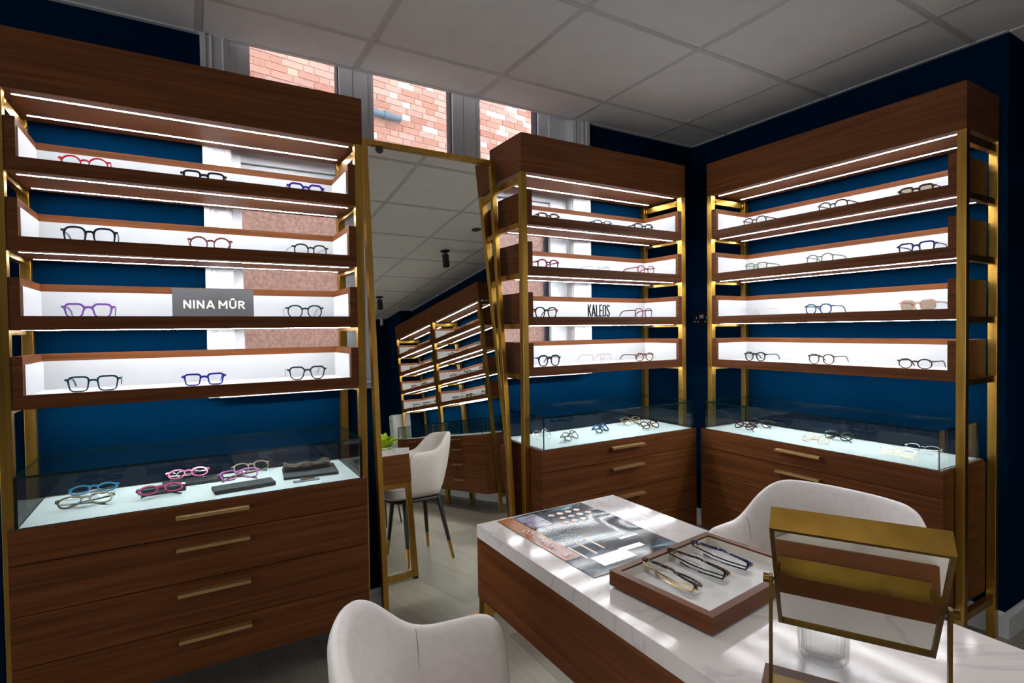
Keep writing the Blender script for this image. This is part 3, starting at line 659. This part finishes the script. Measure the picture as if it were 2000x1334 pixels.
# ------------------------------------------------------------------ consulting table
TX0, TX1, TY0, TY1, TZ = .667, 1.153, -.12, 1.319, .746
tb = empty('consulting_table', ((TX0+TX1)/2, (TY0+TY1)/2, 0)); tag(tb, 'long table with white marble top, walnut apron and brass legs', 'table')
hx, hy = (TX1-TX0)/2, (TY1-TY0)/2
B(-hx, hx, -hy, hy, TZ-.035, TZ).build('marble_top', MARBLE, tb, bevel=.0012)
mb = MB(); mb.box(-hx+.001, -hx+.022, -hy+.022, hy-.022, .548, TZ-.035); mb.box(hx-.022, hx-.001, -hy+.022, hy-.022, .548, TZ-.035); mb.box(-hx+.022, hx-.022, -hy+.022, hy-.022, .56, .575)
mb.build('apron_side', WOODY, tb)
for s in (-1, 1):
    y0 = s*(hy-.0115)
    B(-hx+.001, hx-.001, y0-.0105, y0+.0105, .548, TZ-.035).build('apron_end', WOOD, tb)
    yc = s*(hy-.018)
    for sx in (-1, 1):
        B(sx*(hx-.018)-.015, sx*(hx-.018)+.015, yc-.015, yc+.015, .014, .548).build('leg', BRASS, tb, bevel=.001)
        B(sx*(hx-.018)-.013, sx*(hx-.018)+.013, yc-.013, yc+.013, 0, .014).build('foot', BLACK, tb)
    B(-hx+.033, hx-.033, yc-.015, yc+.015, .518, .548).build('leg_rail', BRASS, tb, bevel=.001); B(-hx+.033, hx-.033, yc-.015, yc+.015, .014, .044).build('leg_rail', BRASS, tb, bevel=.001)

# leaflet: gently waved sheet with a printed sea photograph
m_, nt_, n_, l_, b_ = nodes('printed_leaflet')
tc = n_.new('ShaderNodeTexCoord'); mp = n_.new('ShaderNodeMapping'); mp.inputs['Rotation'].default_value = (0, 0, .35); mp.inputs['Scale'].default_value = (5, 17, 1)
ns = n_.new('ShaderNodeTexNoise'); ns.inputs['Scale'].default_value = 1; ns.inputs['Detail'].default_value = 8; ns.inputs['Distortion'].default_value = .8
cr = n_.new('ShaderNodeValToRGB'); el = cr.color_ramp.elements; el[0].position = .42; el[0].color = (.006, .010, .018, 1); el[1].position = .76; el[1].color = (.55, .66, .72, 1)
for p, c in ((.52, (.010, .028, .05)), (.60, (.05, .11, .15)), (.67, (.20, .31, .38))): q = el.new(p); q.color = (*c, 1)
l_.new(tc.outputs['Object'], mp.inputs[0]); l_.new(mp.outputs[0], ns.inputs['Vector']); l_.new(ns.outputs[0], cr.inputs[0]); l_.new(cr.outputs[0], b_.inputs['Base Color'])
b_.inputs['Roughness'].default_value = .09; b_.inputs['Specular IOR Level'].default_value = .15
PRINT = m_
LX, LY = .292, .410
def lz(x, y): return .0012+.0014*(1+math.sin(x*16+1.2))*(.3+abs(y)*1.2)+.004*max(0, (x-.09)/.06)*max(0, math.sin((y+.05)*16))
def sheet(x0, x1, y0, y1, nx, ny, dz, th=.0008):
    mb = MB()
    for lay in (dz, dz-th):
        for j in range(ny+1):
            for i in range(nx+1):
                X, Y = x0+(x1-x0)*i/nx, y0+(y1-y0)*j/ny; mb.v.append((X, Y, lz(X, Y)+lay))
    n = (nx+1)*(ny+1)
    for j in range(ny):
        for i in range(nx):
            a = j*(nx+1)+i; mb.face((a, a+1, a+nx+2, a+nx+1)); mb.face((n+a+nx+1, n+a+nx+2, n+a+1, n+a))
    for i in range(nx): mb.face((i, n+i, n+i+1, i+1)); a = ny*(nx+1)+i; mb.face((a+1, n+a+1, n+a, a))
    for j in range(ny): a = j*(nx+1); mb.face((a+nx+1, n+a+nx+1, n+a, a)); a += nx; mb.face((a, n+a, n+a+nx+1, a+nx+1))
    return mb
lf = empty('leaflet', (.873, 1.104, TZ), .015); tag(lf, 'glossy leaflet with a dark sea photograph and an orange title strip on the marble table', 'leaflet')
sheet(-LX/2, LX/2, -LY/2, LY/2, 20, 26, 0).build('sheet', PRINT, lf, smooth=True)
st_ = sheet(-LX/2+.0005, -LX/2+.046, -LY/2+.10, LY/2-.0005, 6, 18, .0003, .0002).build('title_strip', plain('leaflet_orange', lin((160, 88, 8)), .2, 0, .3), lf, smooth=True)
tx = textmesh('title', 'S     WORLD CO', .026, .0001, plain('title_cream', (.85, .80, .70), .4), lf, 1.0, 0, 'LEFT'); tx.rotation_euler = (0, 0, PI/2); tx.location = (-LX/2+.030, -LY/2+.115, .0046)
sheet(-LX/2+.05, -LX/2+.115, .10, LY/2-.012, 6, 8, .0003, .0002).build('portrait_patch', noisy('leaflet_lilac', lin((96, 92, 120)), lin((150, 148, 180)), (40, 40, 40), rough=.15), lf, smooth=True)
CORAL = plain('leaflet_coral', lin((196, 150, 120)), .2)
for i in range(11):
    xx, yy = .002+(i % 4)*.030+(.015 if (i//4) % 2 else 0), .155-(i//4)*.034
    mb = MB().lathe([(.0095, 0), (.0095, .0002)], n=14); d = mb.build('printed_dot', CORAL, lf); d.location = (xx, yy, lz(xx, yy)+.0004)
PALE = plain('leaflet_white', (.72, .72, .74), .2); SAND = plain('leaflet_sand', lin((186, 164, 130)), .2)
for (xx, yy, ax, ay, m, r) in ((-.04, -.150, .10, .050, PALE, .1), (.035, -.130, .07, .020, PALE, .3), (.075, -.075, .06, .012, PALE, .3), (-.095, -.085, .006, .075, SAND, -.1), (-.060, -.075, .006, .080, SAND, -.1), (-.025, -.062, .006, .075, SAND, -.1)):
    sheet(xx-ax/2, xx+ax/2, yy-ay/2, yy+ay/2, 6, 6, .0004, .0002).build('printed_block', m, lf, smooth=True)

# walnut presentation tray with three folded pairs
ta = math.radians(6.0); PX, PY = .337, .236
cxy = (.731+PX/2*math.cos(ta*.72)+PY/2*math.sin(ta), .854+PX/2*math.sin(ta*.72)-PY/2*math.cos(ta))
pt = empty('presentation_tray', (cxy[0], cxy[1], TZ+.0055), ta); tag(pt, 'walnut presentation tray lined in white holding three folded pairs of spectacles', 'tray')
a, b, f = PX/2, PY/2, .016
mb = MB()
for (x0, x1, y0, y1) in ((-a, a, -b, -b+f), (-a, a, b-f, b), (-a, -a+f, -b+f, b-f), (a-f, a, -b+f, b-f)): mb.box(x0, x1, y0, y1, 0, .030)
mb.build('rim', WOOD, pt)
B(-a+f, a-f, -b+f, b-f, 0, .008).build('base_panel', plain('tray_white', (.72, .71, .70), .5), pt)
LIN = plain('tray_lining', (.66, .62, .54), .6)
mb = MB()
for (x0, x1, y0, y1) in ((-a+f, a-f, -b+f, -b+f+.002), (-a+f, a-f, b-f-.002, b-f), (-a+f, -a+f+.002, -b+f, b-f), (a-f-.002, a-f, -b+f, b-f)): mb.box(x0, x1, y0, y1, .008, .026)
mb.build('lining', LIN, pt)
for (p, q, fc, tc_, rim, th, lab) in (((.855, .851), (.850, .684), 'dtort', 'gold', .0034, 0, 'tortoiseshell spectacles with gold temples, nearest the table edge in the walnut tray'),
        ((.935, .853), (.945, .702), 'dtort', 'black', .0042, 0, 'dark tortoiseshell spectacles with gold hinges, middle pair in the walnut tray'),
        ((1.012, .862), (1.020, .696), 'midblue', 'black', .0042, 0, 'blue-black spectacles with gold hinges, farthest pair in the walnut tray')):
    g = spectacles('spectacles', .142, 'panto', AC[fc], AC[tc_], rim, None, True)
    ang = math.atan2(p[1]-q[1], p[0]-q[0])
    pose(g, ((p[0]+q[0])/2+.004, (p[1]+q[1])/2, TZ+.0055+.008), ang, -1.12)
    tag(g, lab, 'glasses', 'spectacles in the presentation tray')
    if tc_ == 'black':
        for s in (-1, 1): MB().lathe([(.003, 0), (.003, .008)], n=10).build('hinge', AC['gold'], g, smooth=True).location = (s*.067, .009, .024)

# tilting desk mirror on a walnut block
av = Vector((.48289, -.87568, 0)); yaw_m = math.atan2(av.y, av.x); s_ = .77
dmc = Vector((.754, .3849, CAMZ-.358)); tilt = math.radians(36.74)
BRASSD = noisy('dark_brass', (.125, .072, .014), (.155, .09, .018), (30, 30, 30), rough=.42, metal=1, detail=2)
dm = empty('desk_mirror', (dmc.x, dmc.y, TZ), yaw_m); tag(dm, 'brass-framed tilting vanity mirror on a walnut block at the table edge', 'mirror')
mw, mh, md = .1925, .2396, .0343
B(-.112, .112, -.039, .042, 0, .024).build('block', WOOD, dm, bevel=.001)
B(-.1025, .1025, -.0145, .0145, .024, .0265).build('brass_strap', BRASSD, dm)
for s in (-1, 1):
    B(s*.1005-.002, s*.1005+.002, -.006, .006, .0265, dmc.z-TZ+.006).build('stand_post', BRASSD, dm)
    MB().tube([(s*.0965, 0, dmc.z-TZ), (s*.1025, 0, dmc.z-TZ)], .005, n=10).tube([(s*.1025, 0, dmc.z-TZ), (s*.1100, 0, dmc.z-TZ)], .013, n=14).build('pivot_knob', BRASSD, dm, smooth=True)
hd = empty('mirror_head'); hd.parent = dm; hd.location = (0, 0, dmc.z-TZ); hd.rotation_euler = (tilt, 0, 0)
mb = MB(); t = .005; X, Z = mw/2, mh/2
mb.box(-X, X, 0, md, Z-t, Z); mb.box(-X, X, 0, md, -Z, -Z+t); mb.box(-X, -X+t, 0, md, -Z+t, Z-t); mb.box(X-t, X, 0, md, -Z+t, Z-t); mb.box(-X+t, X-t, md-.004, md, -Z+t, Z-t)
o = mb.build('head_frame', BRASSD, dm); o.location = hd.location; o.rotation_euler = hd.rotation_euler
o = B(-X+t, X-t, .004, .007, -Z+t, Z-t).build('head_pane', MIRROR, dm); o.location = hd.location; o.rotation_euler = hd.rotation_euler
bpy.data.objects.remove(hd)
# fluted tumbler behind it
mb = MB(); n = 120
def flute(r, z): return [((r+.0016*math.cos(24*2*PI*k/n))*math.cos(2*PI*k/n), (r+.0016*math.cos(24*2*PI*k/n))*math.sin(2*PI*k/n), z) for k in range(n)]
mb.loft([flute(.030, 0), flute(.034, .004), flute(.036, .085), [(.0355*math.cos(2*PI*k/n), .0355*math.sin(2*PI*k/n), .088) for k in range(n)], [(.033*math.cos(2*PI*k/n), .033*math.sin(2*PI*k/n), .086) for k in range(n)], [(.031*math.cos(2*PI*k/n), .031*math.sin(2*PI*k/n), .012) for k in range(n)]])
m_ = clearglass('tumbler_glass', (.975, .98, .982), 1.45, .01)
o = mb.build('glass_tumbler', m_, smooth='all'); o.location = (.862, .487, TZ); tag(o, 'clear fluted glass tumbler behind the desk mirror', 'glass')

# ------------------------------------------------------------------ tub chairs
def tub_chair(loc, rz, label):
    c = empty('tub_chair', loc, rz); tag(c, label, 'chair', 'cream tub chairs at the table')
    path = []
    AF, AB, HWD, BD = .146, -.015, .247, .208
    for i in range(9): path.append((AF+(AB-AF)*i/9, HWD))
    nq = 14; e = 2/2.396
    for i in range(nq+1):
        t = PI/2*i/nq; path.append((AB-BD*math.sin(t)**e if i else AB, HWD*max(0, math.cos(t))**e))
    full = path+[(x, -y) for x, y in reversed(path[:-1])]
    n = len(full)
    def sm(t): t = max(0, min(1, t)); return t*t*(3-2*t)
    outer, rings = [], []
    for i, (x, y) in enumerate(full):
        k = sm((-x-.021)/.174); zr = .696+(.808-.696)*k
        fr_ = min(i, n-1-i)
        if fr_ < 3: zr -= (.055, .022, .006)[fr_]
        p, q = full[max(i-1, 0)], full[min(i+1, n-1)]; tx_, ty_ = q[0]-p[0], q[1]-p[1]; L = math.hypot(tx_, ty_); nx, ny = -ty_/L, tx_/L
        if nx*(x-.02)+ny*y < 0: nx, ny = -nx, -ny
        th = .034 if fr_ > 0 else .026
        lean = .05+.055*k                       # the shell flares outwards as it rises
        def pt_(d, z): f = (z-.40)/(zr-.40); o_ = -lean*(1-f)**1.3; return (x+nx*(d+o_), y+ny*(d+o_), z)
        H = zr-.40
        rings.append([pt_(0, .40), pt_(.004, .40+H*.3), pt_(.006, .40+H*.65), pt_(.002, zr-.018), pt_(-.006, zr-.004), pt_(-th*.5, zr), pt_(-th+.005, zr-.005), pt_(-th-.002, zr-.022), pt_(-th-.006, .40+H*.65), pt_(-th-.012, .40+H*.3), pt_(-th-.020, .40)])
    mb = MB(); mb.mats = [LEATHER, LEATHERB]
    mb.loft(rings); nf = len(rings[0])
    o = mb.build('shell', None, c, smooth='all')
    sub = o.modifiers.new('sub', 'SUBSURF'); sub.levels = 1; sub.render_levels = 1
    # seams where the arms meet the back
    for s in (-1, 1):
        i = 10 if s > 0 else n-11
        r = rings[i]; MB().tube([Vector(p)+Vector((0, -s*.0006, .0004)) for p in r[5:10]], .0015, n=6).build('seam', plain('seam_grey', (.26, .24, .225), .7), c)
    def blob(hx_, hy_, z0, z1, cx_, ex=3.2, n_=32):
        R = []
        for zz, sc in ((z0, .90), (z0+.012, 1), (z1-.022, 1), (z1-.006, .955), (z1, .86)):
            R.append([(cx_+hx_*sc*math.copysign(abs(math.cos(2*PI*k/n_))**(2/ex), math.cos(2*PI*k/n_)), hy_*sc*math.copysign(abs(math.sin(2*PI*k/n_))**(2/ex), math.sin(2*PI*k/n_)), zz) for k in range(n_)])
        return R
    MB().loft(blob(.180, .190, .402, .475, .085)).build('seat', LEATHER, c, smooth=True)
    MB().loft(blob(.172, .185, .376, .402, .062)).build('base', CHAIRBLK, c, smooth=True)
    for sx in (-1, 1):
        for sy in (-1, 1):
            a_, b_2 = Vector((.05+sx*.115, sy*.145, .385)), Vector((.055+sx*.150, sy*.247, 0.0))
            m2 = a_.lerp(b_2, .72)
            l_g = MB().tube([a_, m2], .032, n=12, taper=[1, .74]).build('leg', CHAIRBLK, c, smooth=True)
            MB().tube([m2, b_2], .0245, n=12, taper=[1, .72]).build('brass_tip', BRASS, l_g, smooth=True)
    return c
tub_chair((.380, .768, 0), -.146, 'cream tub chair in the foreground, on the near side of the marble table')
tub_chair((1.412, .826, 0), PI+.079, 'cream tub chair on the far side of the table, in front of the right-hand drawers')

# ------------------------------------------------------------------ small fittings
sk = B(-.004, 0, -.073, .073, -.043, .043).build('power_socket', plain('socket_black', (.008, .008, .009), .3), bevel=.001); sk.location = (WX, 2.375, CAMZ+.052); tag(sk, 'black double wall socket with grey switches in the corner', 'socket')
GREY = plain('socket_grey', (.30, .31, .32), .4)
for yy in (-.040, .040):
    mb = MB(); mb.box(-.0055, -.004, yy-.004, yy+.004, .002, .016); mb.box(-.0055, -.004, yy-.017, yy-.006, -.020, -.011); mb.box(-.0055, -.004, yy+.006, yy+.017, -.020, -.011); mb.build('socket_pins', GREY, sk)
for yy in (-.009, .009): B(-.008, -.004, yy-.006, yy+.006, .005, .028).build('switch', GREY, sk, bevel=.001)
def spot(x, y, label):
    s = empty('ceiling_spotlight', (x, y, CZ-.0015)); tag(s, label, 'spotlight', 'black ceiling spotlights')
    MB().lathe([(.045, 0), (.045, -.006), (.030, -.012)], n=20).build('ceiling_plate', BLACK, s, smooth=True)
    MB().lathe([(.009, -.012), (.009, -.040)], n=10).build('stem', BLACK, s, smooth=True)
    MB().lathe([(.030, -.034), (.032, -.037), (.032, -.150), (.028, -.150), (.026, -.135)], n=20).build('barrel', BLACK, s, smooth=True)
    l = bpy.data.lights.new('assumed_spot_lamp', 'SPOT'); l.energy = SPOT_W; l.spot_size = math.radians(105); l.spot_blend = .9; l.shadow_soft_size = .024; l.color = (1, .95, .88)  # lamp assumed lit, added in every spotlight to brighten chairs, table and floor
    o = bpy.data.objects.new('assumed_spot_lamp', l); C.objects.link(o); o.parent = s; o.location = (0, 0, -.156)
SPOT_W = 22
spot(.30, .20, 'added unseen black ceiling spotlight above the foreground chair'); spot(.30, -1.70, 'added unseen black ceiling spotlight behind the viewer')  # both added out of view to brighten chair, table and floor
spot(2.148, .080, 'black cylindrical spotlight on the ceiling, nearer one in the mirror'); spot(2.127, -1.700, 'black cylindrical spotlight on the ceiling, farther one in the mirror')
o = MB().lathe([(.040, 0), (.040, -.004), (.030, -.004), (.028, -.001)], n=24).build('ceiling_downlight', BLACK, smooth=True); o.location = (2.161, .664, CZ-.0015); tag(o, 'small round black recessed downlight in the ceiling', 'downlight')
cc = empty('security_camera', (2.58, -2.94, CZ-.0015)); tag(cc, 'small white security camera in the far ceiling corner', 'camera')
MB().lathe([(.022, 0), (.022, -.012), (.010, -.022)], n=16).build('mount', PAINT, cc, smooth=True)
MB().tube([(0, 0, -.022), (-.006, .014, -.105)], .046, n=16).build('body', PAINT, cc, smooth=True)
MB().tube([(-.006, .014, -.105), (-.0065, .015, -.109)], .034, n=16).build('camera_lens', BLACK, cc, smooth=True)
bx = empty('white_cabinet', (2.505, -2.335, 0)); tag(bx, 'narrow white cabinet at the end of the far unit in the mirror', 'cabinet')
B(-.11, .11, -.070, .070, .05, 1.04).build('body', PAINT, bx, bevel=.004); B(-.125, -.1105, -.068, .068, .06, 1.03).build('door', PAINT, bx, bevel=.003)
B(-.10, .10, -.06, .06, 0, .05).build('plinth', BLACK, bx); B(-.128, -.125, -.05, .04, .955, .965).build('slot', GREY, bx)
# leafy plant on a stand added for support, seen in the mirror over the table end
pl = empty('potted_plant', (1.655, -.60, .56)); tag(pl, 'bright lime green leafy pot plant reflected above the table end', 'plant')
MB().lathe([(.060, 0), (.064, .004), (.078, .14), (.072, .14), (.066, .12)], n=24).build('pot', plain('pot_white', (.7, .7, .68), .4), pl, smooth=True)
MB().lathe([(.066, .10), (.066, .122)], n=18).build('soil', plain('soil', (.03, .02, .012), .9), pl)
LEAF = noisy('lime_leaf', (.30, .50, .01), (.66, .80, .06), (22, 22, 22), rough=.4, detail=3)
for k in range(18):
    az = k*2.4; el_ = .65+.75*((k*7) % 18)/18; Lf = .13+.07*((k*5) % 7)/7; w0 = .048
    mb = MB(); rows = []
    for i in range(8):
        t = i/7; r = Lf*t*math.cos(el_)*(1+.3*t); z = .11+Lf*t*math.sin(el_)*1.25-.05*t*t
        wd = w0*math.sin(PI*min(.98, .06+t*.94))**.8
        for j, q in enumerate((-1, -.5, 0, .5, 1)):
            off = wd*q; zz = z+.012*abs(q)+.004*math.sin(9*t+q*4)
            mb.v.append((r*math.cos(az)-off*math.sin(az), r*math.sin(az)+off*math.cos(az), zz))
    for i in range(7):
        for j in range(4): a_ = i*5+j; mb.face((a_, a_+1, a_+6, a_+5))
    o = mb.build('leaf', LEAF, pl, smooth='all'); sol = o.modifiers.new('s', 'SOLIDIFY'); sol.thickness = .0012
ps = empty('added_plant_stand', (1.655, -.60, 0)); tag(ps, 'added slim black three-legged stand under the lime green plant', 'stand')
MB().lathe([(.10, .542), (.10, .5585)], n=24).build('stand_top', BLACK, ps, smooth=True)
for k in range(3): MB().tube([(.06*math.cos(k*2.094), .06*math.sin(k*2.094), .542), (.12*math.cos(k*2.094), .12*math.sin(k*2.094), 0)], .014, n=8).build('leg', BLACK, ps, smooth=True)
